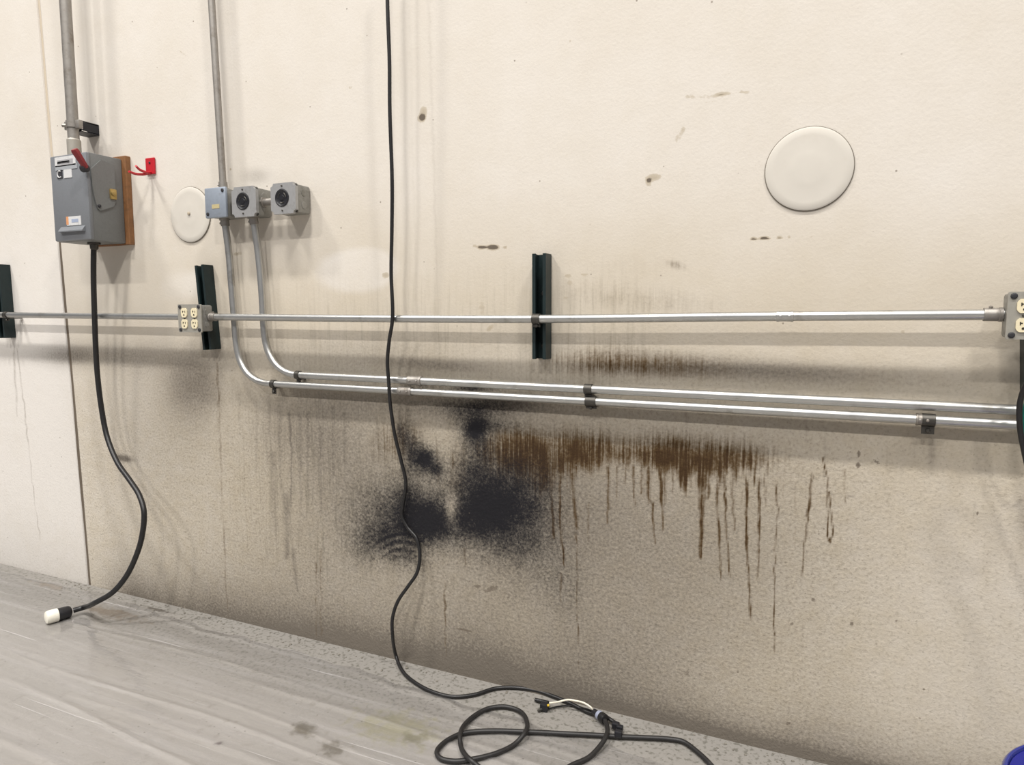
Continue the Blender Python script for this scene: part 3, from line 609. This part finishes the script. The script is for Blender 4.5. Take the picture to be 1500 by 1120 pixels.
def quad_box(x0, x1, z0, z1, yb, yf, label):
    o = thing('outlet_box', ((x0 + x1) / 2, -yb, (z0 + z1) / 2), label, 'outlet box', 'four-socket outlet boxes on the level conduit')
    bm = BM(); box(bm, x0 + .003, x1 - .003, -yf + .004, -yb, z0 + .003, z1 - .003, .006); obj('body', bm, BOXGREY, o, True)
    # cover plate with clipped corner notches
    n = .013; bm = BM()
    pl = []
    for cx, cz, sx, sz in ((x0, z0, 1, 1), (x1, z0, -1, 1), (x1, z1, -1, -1), (x0, z1, 1, -1)):
        arc = [Vector((cx + sx * (.004 - .004 * math.cos(t)), -yf + .004, cz + sz * (.004 - .004 * math.sin(t)))) for t in np.linspace(0, math.pi / 2, 5)]
        pl += arc if sx * sz > 0 else arc[::-1]
    prism(bm, pl, (0, -.004, 0)); obj('cover_plate', bm, simple_cover, o)
    w_, h_ = x1 - x0, z1 - z0; mx, mz = (x0 + x1) / 2, (z0 + z1) / 2
    for sx in (-1, 1):
        for sz in (-1, 1):
            receptacle(o, mx + sx * w_ * .215, mz + sz * h_ * .20, -yf, w_ / .115)
            screw(o, mx + sx * w_ * .40, -yf, mz + sz * h_ * .41, .0065, DARKGAP if sx > 0 or True else STRAP)
    for sx in (-1, 1): screw(o, mx + sx * w_ * .215, -yf, mz, .003)
    for kz in (.28, .72):
        bm = BM(); lathe(bm, (x1 - .0032, -(yb + yf) / 2, z0 + (z1 - z0) * kz), (1, 0, 0), [(.010, 0), (.010, .001), (.0088, .0016)], 18); obj('knockout', bm, BOXGREY, o)
    return o
simple_cover = simple('raised_zinc_outlet_cover', (.34, .325, .285), .5, .3, .1, 90, (.2, .19, .16), .35)
zt, zb = W(278, 445.5, .1).z, W(278, 486.5, .1).z
quad_box(QX0, QX1, zb, zt, .0475, .100, 'small grey outlet box with four ivory sockets beside the left-hand bent conduits')
zt, zb = W(1490, 427, .104).z, W(1490, 497, .104).z
quad_box(OX0, OX0 + (zt - zb) * 1.02, zb, zt, .0475, .104, 'large grey outlet box with ivory sockets cut off by the right edge')

# ------------------------------------------------------------------ junction boxes on the upper left
def jbox(xl, xr, zb, zt, yf, kind, label, face_mat):
    o = thing('junction_box', ((xl + xr) / 2, 0, (zb + zt) / 2), label, 'junction box', 'square steel boxes on the upper conduit')
    bm = BM(); box(bm, xl + .004, xr - .004, -yf + .012, -.002, zb + .004, zt - .004, .006); obj('body', bm, BOXGREY, o, True)
    bm = BM(); c = .015; y = -yf + .012
    if kind == 'blank':
        box(bm, xl, xr, -yf, y, zb, zt, .005)
    else:      # raised cover with notched corners
        pl = []
        for cx, cz, sx, sz in ((xl, zb, 1, 1), (xr, zb, -1, 1), (xr, zt, -1, -1), (xl, zt, 1, -1)):
            arc = [Vector((cx + sx * c * .75 * math.cos(t), y, cz + sz * c * .75 * math.sin(t))) for t in np.linspace(math.pi / 2, 0, 6)]
            pl += arc if sx * sz > 0 else arc[::-1]
        prism(bm, pl, (0, -.012, 0))
    cp = obj('cover_plate', bm, face_mat, o, kind == 'blank')
    mx, mz = (xl + xr) / 2, (zb + zt) / 2
    if kind == 'blank':
        bm = BM(); box(bm, mx - .014, mx + .020, -yf - .0008, -yf + .001, mz - .020, mz - .006); obj('sticker', bm, YELLOWLBL, cp)
        screw(o, xl + .014, -yf, zb + .014, .006, DARKGAP); screw(o, xr - .012, -yf, zt - .012, .006, DARKGAP)
    else:
        bm = BM(); lathe(bm, (mx - .004, -yf - .0003, mz + .002), (0, -1, 0), [(.0285, -.004), (.0285, .001), (.025, .002), (.023, .0005), (.009, .0005), (.008, .002), (0, .002)], 32)
        rc = obj('round_socket', bm, PLUGBLACK, o, True)
        for a in (30, 150, 270):
            ar = [Vector((mx - .004 + math.cos(math.radians(a + d)) * .016, -yf - .0008, mz + .002 + math.sin(math.radians(a + d)) * .016)) for d in range(-30, 31, 10)]
            bm = BM(); tube(bm, ar, .0016, 6); obj('slot', bm, STRAP, rc)
        for sx, sz in ((1, 1), (-1, 1), (1, -1), (-1, -1)):
            screw(o, (xr if sx > 0 else xl) - sx * .0075, -yf + .013, (zt if sz > 0 else zb) - sz * .0075, .0055, STRAP)
        screw(o, mx - .004, -yf, mz + .040, .003); screw(o, mx - .004, -yf, mz - .038, .003)
    for kz in (.3, .72):
        bm = BM(); lathe(bm, (xr - .0042, -yf * .45, zb + (zt - zb) * kz), (1, 0, 0), [(.012, 0), (.012, .001), (.0105, .0018)], 20); obj('knockout', bm, BOXGREY, o)
    return o
YF = .078
def jb_dims(l, r, t, b, yf=YF): 
    my = (t + b) / 2
    return W(l, my, yf).x, W(r, my, yf).x, W((l + r) / 2, b, yf).z, W((l + r) / 2, t, yf).z
d1 = jb_dims(299.5, 330.5, 274, 319, .088); d2 = jb_dims(339.5, 375, 273, 317.5); d3 = jb_dims(396.5, 433, 267.5, 313)
j1 = jbox(*d1, .088, 'blank', 'junction box with plain blue-grey cover and a small tan sticker', PLATEBLUE)
j2 = jbox(*d2, YF, 'round', 'grey box with round black socket, middle of the three boxes', PLATEGREY)
j3 = jbox(*d3, YF, 'round', 'grey box with round black socket, rightmost of the three boxes', PLATEGREY)
bm = BM(); zn = (d2[2] + d2[3]) / 2
tube(bm, [(d2[1] - .006, -.042, zn), (d3[0] + .006, -.042, zn)], R34, 16)
lathe(bm, (d2[1] - .004, -.042, zn), (1, 0, 0), [(R34 + .006, 0), (R34 + .006, .007), (R34, .008)], 6); lathe(bm, (d3[0] + .004, -.042, zn), (-1, 0, 0), [(R34 + .006, 0), (R34 + .006, .007), (R34, .008)], 6)
obj('nipple', bm, GALV_DIRTY, j2, True)
bm = BM(); tube(bm, [(d1[1] - .006, -.042, zn), (d2[0] + .006, -.042, zn)], .014, 16); obj('nipple', bm, GALV_DIRTY, j1, True)

# ------------------------------------------------------------------ conduits above and below the boxes
YL = .032
tp, bt = W(306, -60, .042), Vector((W(327, 272, .042).x, -.042, d1[3] - .002))
cu = run_conduit('riser_conduit', [tp + (tp - bt) * .6, bt], R34, 'thin steel conduit rising from the blue-grey box to the top of the picture', GALV_DIRTY)
connector(cu, bt + Vector((0, 0, .001)), (tp - bt), R34, .026)
def bent(name, px, end, y0, label):
    pts = [W(x, y, YL) for x, y in px]
    z0 = pts[0]; pts[0] = Vector((pts[0].x, -y0, pts[0].z))
    fine = spline(pts, 8); e0, e1 = pts[-1], W(*end, YL)
    fine += [e0 + (e1 - e0) * t for t in (.33, .66, 1.0, 1.9)]
    o = thing(name, pts[0], label, 'conduit', 'pair of bent conduits'); bm = BM(); tube(bm, fine, R34, 20); obj('pipe', bm, GALV, o, True)
    connector(o, pts[0] + Vector((0, 0, -.0005)), (pts[1] - pts[0]), R34, .026)
    return o, (e1 - e0).normalized()
px1 = [(332, 320), (335, 368), (339.5, 420), (344, 475), (346.5, 503), (351.5, 527), (361.5, 545), (374, 555.5), (387, 560.5), (400, 562)]
px2 = [(374, 317.5), (378, 368), (383, 420), (386.5, 478), (388, 493), (392.5, 513), (402.5, 531.5), (415, 542.5), (427, 547.5), (437, 549)]
b1, ax1 = bent('bent_conduit', px1, (1620, 629), .042, 'bent steel conduit from the blue-grey box, lower of the two sloping runs')
b2, ax2 = bent('bent_conduit', px2, (1620, 606.5), .042, 'bent steel conduit from the middle socket box, upper of the two sloping runs')
def on(px, a, b_):          # point of a straight run at a given picture column
    t = (px - a[0]) / (b_[0] - a[0]); return W(px, a[1] + t * (b_[1] - a[1]), YL)
def l1(px): return on(px, px1[-1], (1620, 629))
def l2(px): return on(px, px2[-1], (1620, 606.5))
strap(b1, l1(401), ax1, R34, side=(0, 0, -1)); strap(b2, l2(437), ax2, R34, side=(0, 0, -1))
coupling(b1, l1(594), ax1, R34, .05); coupling(b2, l2(608), ax2, R34, .05)
strap(b2, l2(862), ax2, R34, wd=.022, side=(0, 0, -1), tab=.026); strap(b1, l1(866), ax1, R34, wd=.03, side=(0, 0, -1), tab=.008)
strap(b1, l1(1360), ax1, R34, wd=.026, side=(0, 0, -1), tab=.020); coupling(b1, l1(1352), ax1, R34 - .001, .03)

# ------------------------------------------------------------------ fused disconnect switch and its conduit
YS = .165; YB0 = .024
sx0, sx1 = W(76.5, 290, YS).x, W(128.5, 290, YS).x; sz0, sz1 = W(105, 353, YS).z, W(105, 224, YS).z
bd = BM(); box(bd, sx0 - .01, sx1 + .020, -YB0, -.002, sz0 - .004, sz1 + .012, .002)
board = tag(obj('backing_board', bd, WOOD), 'brown plywood board fixed to the wall behind the grey switch box', 'board')
sw = thing('safety_switch', ((sx0 + sx1) / 2, -YB0, sz0), 'grey electrical disconnect switch box with red lever and brass latch', 'switch box')
bm = BM(); box(bm, sx0 + .004, sx1, -YS + .012, -YB0, sz0, sz1, .004); obj('enclosure', bm, ENCL_SIDE, sw, True)
bm = BM(); box(bm, sx0, sx1 + .003, -YS, -YS + .016, sz0 + .002, sz1 - .002, .005)
door = obj('door', bm, ENCL, sw, True)
def fpx(x, y): return W(x, y, YS + .001)
def plate(parent, name, xa, ya, xb, yb, mat, t=.0015):
    a, b_ = fpx(xa, ya), fpx(xb, yb); bm = BM(); box(bm, a.x, b_.x, -YS - t, -YS + .001, b_.z, a.z); return obj(name, bm, mat, parent)
plate(door, 'warning_label', 80, 231, 111, 241, WHITELBL)
for k in range(3): plate(door, 'label_print', 84, 235 + k * 2.1, 107 - 5 * (k % 2), 235.8 + k * 2.1, PRINT, .0018)
plate(door, 'label_band', 81, 243, 113, 246, simple('light_grey_band', (.34, .36, .38), .5))
plate(door, 'maker_label', 83.5, 249.5, 91.5, 261, BLACKLBL); plate(door, 'rating_label', 93, 248.5, 105.5, 259.5, WHITELBL)
a = fpx(87.5, 255.2)
ring = [a + Vector((math.cos(t) * .011, -.001, math.sin(t) * .012)) for t in np.linspace(.9, 5.4, 14)]
bm = BM(); tube(bm, ring, .0022, 6); obj('maker_mark', bm, WHITELBL, door)
plate(door, 'inspection_label', 97.5, 317.5, 119, 329, WHITELBL); plate(door, 'orange_flag', 97, 317.5, 101, 329, ORANGELBL, .002)
plate(door, 'label_print', 105, 321, 115, 325, simple('blue_grey_print', (.33, .38, .5), .5), .002)
a, b_ = fpx(89, 332), fpx(125, 338); bm = BM()
prism(bm, [Vector((a.x, -YS + .001, a.z)), Vector((a.x, -YS - .012, b_.z + .004)), Vector((a.x, -YS - .012, b_.z)), Vector((a.x, -YS + .001, b_.z))], (b_.x - a.x, 0, 0)); obj('door_pull', bm, ENCL, door)
# side plate with rounded front edge, latch and lever
X = sx1
def side(o, z): return Vector((X, -o, z))
H = sz1 - sz0
poly = [side(YS - .014 + .0, sz1 - .06)] + [side(YS - .014 - .028 * (1 - math.cos(t)) - .0, sz1 - .06 - .16 * math.sin(t) * .9) for t in np.linspace(.2, 1.5, 7)] + [side(.07, sz0 + H * .42), side(.06, sz0 + H * .5), side(.06, sz1 - .03), side(.11, sz1 - .02)]
bm = BM(); prism(bm, poly, (.007, 0, 0)); sp = obj('side_plate', bm, ENCL_SIDE, sw)
bm = BM(); box(bm, X, X + .014, -.085, -.060, sz0 + H * .50, sz0 + H * .62, .003); lathe(bm, (X + .012, -.075, sz0 + H * .57), (1, 0, 0), [(.010, 0), (.010, .008), (.006, .010)], 14); obj('latch', bm, BRASS, sw, True)
bm = BM(); lathe(bm, (X + .005, -.128, sz0 + H * .40), (1, 0, 0), [(.006, 0), (.006, .006), (.004, .008)], 10); obj('rivet', bm, DARKGAP, sw)
def in_plane_x(px, py, x):
    r = ray(px, py); return Vector(CAM + r * ((x - CAM[0]) / r[0]))
p0 = in_plane_x(126, 246, X + .016); p1 = in_plane_x(108.5, 218.5, X + .016)
bm = BM(); lathe(bm, p0 - Vector((.016, 0, 0)), (1, 0, 0), [(.014, 0), (.014, .018), (.010, .022)], 16); obj('lever_pivot', bm, DARKGAP, sw, True)
bm = BM(); dv = (p1 - p0).normalized(); sd = dv.cross(Vector((0, -1, .3))).normalized(); od = sd.cross(dv)
rings = []
for t, hw, hd in ((0, .009, .006), (.1, .011, .008), (.5, .0125, .009), (.9, .0135, .010), (1.0, .011, .008)):
    c = p0 + (p1 - p0) * t
    rings.append([bm.verts.new(c + sd * hw * a_ + od * hd * b__) for a_, b__ in ((-1, -.6), (-.6, -1), (.6, -1), (1, -.6), (1, .6), (.6, 1), (-.6, 1), (-1, .6))])
for A_, B_ in zip(rings, rings[1:]):
    for k in range(8): bm.faces.new((A_[k], A_[(k + 1) % 8], B_[(k + 1) % 8], B_[k]))
bm.faces.new(rings[0]); bm.faces.new(rings[-1]); obj('lever', bm, HANDLERED, sw, True)
# conduit of the switch
YC = .095; RC = .0195
cbot = Vector((W(109, 222, YC).x, -YC, sz1 - .003)); ctop = W(93, -40, YC)
c1 = run_conduit('riser_conduit', [ctop + (ctop - cbot) * .6, cbot], RC, 'thick grey steel conduit rising from the switch box to the top', GALV_DIRTY)
dirc = (ctop - cbot).normalized()
bm = BM(); lathe(bm, cbot + dirc * .002, dirc, [(RC + .009, 0), (RC + .009, .008), (RC + .004, .010), (RC + .004, .07), (RC, .075)], 20); obj('hub', bm, simple('tan_grey_fitting', (.40, .375, .33), .5, .4), c1, True)
pc = cbot + dirc * ((W(105, 183, YC).z - cbot.z) / dirc.z)
bm = BM(); lathe(bm, pc - dirc * .012, dirc, [(RC + .0005, 0), (RC + .0035, 0), (RC + .0035, .024), (RC + .0005, .024)], 22, False)
for s in (-1, 1): box(bm, pc.x + s * (RC + .010) - .012, pc.x + s * (RC + .010) + .012, pc.y - .006, pc.y + .012, pc.z - .016, pc.z + .014, .002)
lathe(bm, pc + Vector((-RC - .014, -.004, 0)), (-.7, -.7, 0), [(.007, 0), (.007, .012), (.004, .014)], 8)
obj('clamp', bm, GALV_DIRTY, c1, True)
# short channel that carries the clamp
xe = W(144, 181, .004).x; zs = pc.z
o = thing('strut_channel', (pc.x, 0, zs), 'short black channel stub clamping the thick conduit above the switch box', 'channel')
dep = YC - RC - .004; h = .0205; t = .0027; lip = .0095
prof = [(-h, 0), (h, 0), (h, dep), (h - lip, dep), (h - lip, dep - .007), (h - lip + t, dep - .007), (h - lip + t, dep - t), (h - t, dep - t), (h - t, t), (-h + t, t), (-h + t, dep - t), (-h + lip - t, dep - t), (-h + lip - t, dep - .007), (-h + lip, dep - .007), (-h + lip, dep), (-h, dep)]
bm = BM(); prism(bm, [Vector((pc.x - .05, -q - .0025, zs + p)) for p, q in prof], (xe - pc.x + .05, 0, 0)); obj('channel', bm, STRUT_BLK, o)
bm = BM(); box(bm, xe - .003, xe + .0005, -dep + .006, -.004, zs - .015, zs + .015); obj('end_cap', bm, STRUT_BLK, o)

# ------------------------------------------------------------------ red hook
hk = thing('wall_hook', W(220, 243, .003), 'red painted two-prong hook on a small plate right of the switch box', 'hook')
a, b_ = W(213.5, 232, .006), W(227.5, 253, .006)
bm = BM(); box(bm, a.x, b_.x, -.009, -.0025, b_.z - .004, a.z, .002); obj('plate', bm, RED, hk)
screw(hk, (a.x + b_.x) / 2, -.009, a.z - .018, .004, DARKGAP)
bs = Vector(((a.x + b_.x) / 2, -.008, b_.z + .003))
for tip, up_, dx in ((W(189, 251, .105), .006, 0), (W(199, 243, .085), .012, .004)):
    mid1 = bs.lerp(tip, .35) + Vector((dx, 0, -.008)); mid2 = bs.lerp(tip, .75) + Vector((0, 0, -.007))
    bm = BM(); P = spline([bs, mid1, mid2, tip], 8); tube(bm, P, [.0055 - .0015 * i / len(P) for i in range(len(P))], 10); obj('prong', bm, RED, hk, True)

# ------------------------------------------------------------------ round cover discs
for (cx, cy, lab) in ((279, 314.5, 'off-white round cover disc left of the blue-grey box, partly behind it'), (1184.5, 247.5, 'off-white round cover disc alone on the upper right wall')):
    c = W(cx, cy, .003); ex_, _ = W(cx + 27, cy, .003), 0
    R = .0985
    dsc = thing('cover_disc', (c.x, -.002, c.z), lab, 'cover disc', 'round cover discs on the wall')
    bm = BM(); lathe(bm, (c.x, -.0022, c.z), (0, -1, 0), [(R - .001, 0), (R - .0005, .003), (R - .004, .0048), (R * .8, .0050), (R * .50, .0050), (R * .42, .0056), (R * .3, .0060), (0, .0061)], 64); obj('disc', bm, DISC, dsc, True)
    bm = BM(); lathe(bm, (c.x, -.0022, c.z), (0, -1, 0), [(R - .0012, 0), (R + .0016, 0), (R + .0012, .0016), (R - .0012, .0022)], 64, False); obj('rim', bm, DISCRIM, dsc, True)
    if cx < 500:
        screw(dsc, c.x, -.010, c.z + .004, .006, simple('tan_screw', (.42, .36, .27), .6))

# ------------------------------------------------------------------ power cord with cream plug, hanging from the switch
plug_t, plug_b = G(66, 905, .026), G(103, 895, .024)
cord = thing('power_cord', (W(137, 353, .1).x, -.1, 0), 'thick black power cord from the switch box ending in a cream plug', 'power cord')
pp = [Vector((W(137.5, 354, .1).x, -.1, sz0 + .004)), W(137, 400, .097), W(138.5, 460, .088), W(142, 540, .08), W(149, 600, .075), W(157, 640, .08), W(172, 677, .10), W(190, 703, .12), W(204, 725, .135),
      W(211, 750, .15), W(208, 785, .16), W(199, 815, .172), W(184, 845, .19), W(164, 868, .215), W(140, 882, .24), G(122, 889.5, .028), plug_b + (plug_b - plug_t) * .12]
bm = BM(); tube(bm, spline(pp, 8), .0098, 14); obj('cable', bm, RUBBER, cord, True)
bm = BM(); lathe(bm, (pp[0].x, -.1, sz0 + .001), (0, 0, -1), [(.022, 0), (.022, .008), (.015, .010), (.014, .024), (.010, .028)], 16); obj('cord_grip', bm, STRAP, cord, True)
pd = (plug_t - plug_b); pl = pd.length; pd.normalize()
bm = BM(); lathe(bm, plug_b - pd * .004, pd, [(.012, 0), (.019, .004), (.0225, .010), (.0235, pl * .50), (.0235, pl * .54)], 24); pb = obj('plug_body', bm, PLUGBLACK, cord, True)
bm = BM(); box(bm, *(lambda c: (c.x - .008, c.x + .006, c.y - .007, c.y + .007, c.z - .020, c.z - .004))(plug_b - pd * .002 + Vector((0, -.012, 0)))); obj('cord_clamp', bm, GALV_DIRTY, pb)
bm = BM(); lathe(bm, plug_b + pd * (pl * .50), pd, [(.0225, 0), (.0245, .001), (.0245, pl * .36), (.022, pl * .46), (.012, pl * .5), (0, pl * .505)], 24); obj('plug_cap', bm, PLUGWHITE, cord, True)

# ------------------------------------------------------------------ thin cable hanging over the level conduit
YH = Y1 + R34 + .0062
hc = thing('hanging_cable', (W(575, 465, YH).x, -YH, 0), 'thin black cable hanging down the wall and trailing along its foot', 'cable')
hp = [W(567, -120, .085), W(567.5, 0, .085), W(570.5, 90, .082), W(571, 160, .08), W(574.5, 270, .077), W(574, 340, .075), W(573, 400, .073), W(575, 466, YH + .001), W(570, 500, .068), W(567.5, 530, .062), W(569.5, 560, .060), W(571, 585, .056), W(574, 610, .05),
      W(579, 640, .042), W(587, 672, .032), W(594.5, 708, .022), W(590, 740, .015), W(589, 755, .013), W(597, 772, .012), W(610, 788, .014), W(615, 812, .02), W(611, 838, .03), W(598, 858, .045), W(583, 880, .06), W(575, 905, .065), W(575, 930, .07),
      G(580, 960, .03), G(590, 983, .010), G(612, 1002, .0075), G(640, 1015, .0075), G(665, 1020, .0075), G(695, 1017, .0075), G(725, 1008, .0075), G(752, 1006.5, .0075), G(785, 1011, .0075), G(812, 1020, .0075), G(840, 1032, .0075), G(862, 1043, .0075), G(884, 1047, .017)]
bm = BM(); tube(bm, spline(hp, 8), .0056, 12); obj('cable_jacket', bm, RUBBER, hc, True)
e = G(884, 1047, .017); tl = [e, G(895, 1054, .014), G(903, 1060, .012), G(907, 1068, .012), G(906, 1074, .0185)]
bm = BM(); tube(bm, spline(tl, 6), .0055, 10); obj('tail', bm, RUBBER, hc, True)
for k, (x, y, s) in enumerate(((902, 1062, .010), (908, 1066, .009), (906, 1074, .010))):
    bm = BM(); c = G(x, y, .016 + .003 * (k == 2)); box(bm, c.x - s, c.x + s, c.y - s * .8, c.y + s * .8, c.z - s * .9, c.z + s * .9, .003); obj('tape_lump', bm, PLUGBLACK, hc)

# ------------------------------------------------------------------ looped cord on the floor with a stripped end
fc = thing('floor_cord', G(770, 1075), 'looped black cord on the floor with a stripped end and bare white wire', 'cord')
def C8(x, y): return (560 + x * .3467, 940 + y * .3467)
lo, hi = .0095, .022
seq = [(1480,640,lo),(1390,520,lo),(1330,462,lo),(1270,420,lo),(1210,409,lo),(1100,403,lo),(1000,399,lo),(940,395,lo),(800,388,lo),(680,382,lo),(610,379,lo),(500,375,lo),(400,377,lo),(330,388,lo),(260,425,lo),(230,463,lo),(245,490,lo),(300,503,lo),(372,496,lo),
       (480,470,lo),(560,430,lo),(603,382,hi),(612,340,hi-.006),(583,293,lo),(520,273,lo),(450,280,lo),(390,310,lo),(345,352,lo+.004),(329,392,hi),(332,440,lo+.004),(352,478,hi-.003),(376,500,hi),(400,520,lo+.005),(470,570,lo),(620,610,lo),(750,550,lo),(800,520,lo),(870,488,lo),(915,445,lo+.005),(946,397,hi),(950,355,hi-.002),(935,322,.020)]
fp = [G(*C8(x, y), z) for x, y, z in seq]
bm = BM(); tube(bm, spline(fp, 8), .0063, 12); obj('cable_jacket', bm, RUBBER2, fc, True)
ce = fp[-1]; cdv = (G(869, 1041, .018) - ce).normalized()
bm = BM(); lathe(bm, ce - cdv * .010, cdv, [(.007, 0), (.013, .003), (.014, .012), (.013, .022)], 18); obj('collar', bm, RUBBER, fc, True)
bm = BM(); lathe(bm, ce + cdv * .012, cdv, [(.0125, 0), (.0130, .002), (.0125, .011), (.010, .013)], 18); obj('collar_ring', bm, GREYCOLLAR, fc, True)
bm = BM(); lathe(bm, ce + cdv * .024, cdv, [(.0095, 0), (.0085, .018), (.006, .024)], 14); obj('ferrule', bm, PLUGBLACK, fc, True)
we = ce + cdv * .044
ww = [we, G(866, 1036, .030), G(855, 1029, .036), G(843, 1026, .036), G(832, 1024.5, .034), G(818, 1027.5, .026), G(805, 1029.5, .017)]
bm = BM(); tube(bm, spline(ww, 8), .0026, 8); obj('white_wire', bm, WIREWHITE, fc, True)
bw = [we, G(852, 1036, .008), G(835, 1033, .0055), G(820, 1034, .0055), G(804, 1037.5, .007)]
bm = BM(); tube(bm, spline(bw, 8), .0024, 8); obj('black_wire', bm, RUBBER, fc, True)
lug = G(798, 1036, .010)
bm = BM(); box(bm, lug.x - .013, lug.x + .011, lug.y - .010, lug.y + .010, lug.z - .009, lug.z + .013, .004); lg = obj('terminal_block', bm, PLUGBLACK, fc, True)
yl = G(802, 1033.5, .019); bm = BM(); lathe(bm, yl, (.5, -.3, .6), [(.0028, 0), (.0036, .002), (.003, .007), (0, .008)], 10); obj('yellow_tip', bm, YELLOW, lg, True)
bm = BM(); tube(bm, [G(788, 1041, .006), lug], .004, 8); obj('blade', bm, STRAP, lg)
bm = BM(); tube(bm, spline([G(784, 1024.5, .008), G(793, 1026.5, .009), G(803, 1029, .012)], 4), .0058, 10); obj('black_stub', bm, RUBBER, fc, True)

# ------------------------------------------------------------------ cords plugged in at the right edge
rc = thing('extension_cord', (OX0 + .08, -.12, .9), 'black cord bowing down from the outlet box at the right edge', 'cord')
rp = [Vector((OX0 + .088, -.106, W(1490, 478, .11).z)), Vector((OX0 + .086, -.14, W(1490, 480, .11).z)), W(1536, 520, .14), W(1504, 562, .13), W(1494, 590, .12), W(1494, 625, .115), W(1500, 660, .11), W(1515, 720, .10), W(1545, 800, .10), W(1600, 900, .12)]
bm = BM(); tube(bm, spline(rp, 8), .0055, 12); obj('cable_jacket', bm, RUBBER, rc, True)
bm = BM(); lathe(bm, rp[0] + Vector((0, .003, 0)), (0, -1, 0), [(.014, 0), (.015, .01), (.014, .026), (.007, .034)], 16); obj('plug', bm, PLUGBLACK, rc, True)
tp_ = [W(1508, 580, .115), W(1501, 600, .11), W(1501, 620, .105), W(1507, 655, .10), W(1530, 700, .09), W(1570, 660, .09), W(1560, 600, .10), W(1530, 570, .11), W(1508, 580, .115)]
bm = BM(); tube(bm, spline(tp_, 8), .0048, 10); tag(obj('teal_cord', bm, TEAL, None, True), 'teal green cord loop just showing behind the black cord, right edge', 'cord')

# ------------------------------------------------------------------ blue bucket at the lower right
bh = .37; e = G(1467, 1117, bh)
vd = (np.array([e.x, e.y]) - CAM[:2]); vd /= np.linalg.norm(vd); rtv = np.array([vd[1], -vd[0]])
BR = .163; bc = np.array([e.x, e.y]) + rtv * BR
bk = thing('bucket', (bc[0], bc[1], 0), 'shiny blue plastic bucket with lid in the bottom right corner', 'bucket')
c = Vector((bc[0], bc[1], 0))
bm = BM(); lathe(bm, c, (0, 0, 1), [(.128, 0.0), (.132, .006), (.148, .27), (.157, .272), (.157, .285), (.150, .287), (.153, .335)], 56); obj('body', bm, BLUE, bk, True)
bm = BM(); lathe(bm, c, (0, 0, 1), [(.154, .325), (.161, .326), (BR, .335), (BR, bh - .006), (BR - .003, bh - .001), (BR - .005, bh), (BR - .008, bh - .001), (BR - .010, bh - .006)], 56, False); obj('lid_rim', bm, BLUERIM, bk, True)
bm = BM(); lathe(bm, c, (0, 0, 1), [(BR - .010, bh - .010), (BR - .011, bh - .005), (.09, bh - .005), (.088, bh - .003), (0, bh - .003)], 56); obj('lid_panel', bm, BLUE, bk, True)
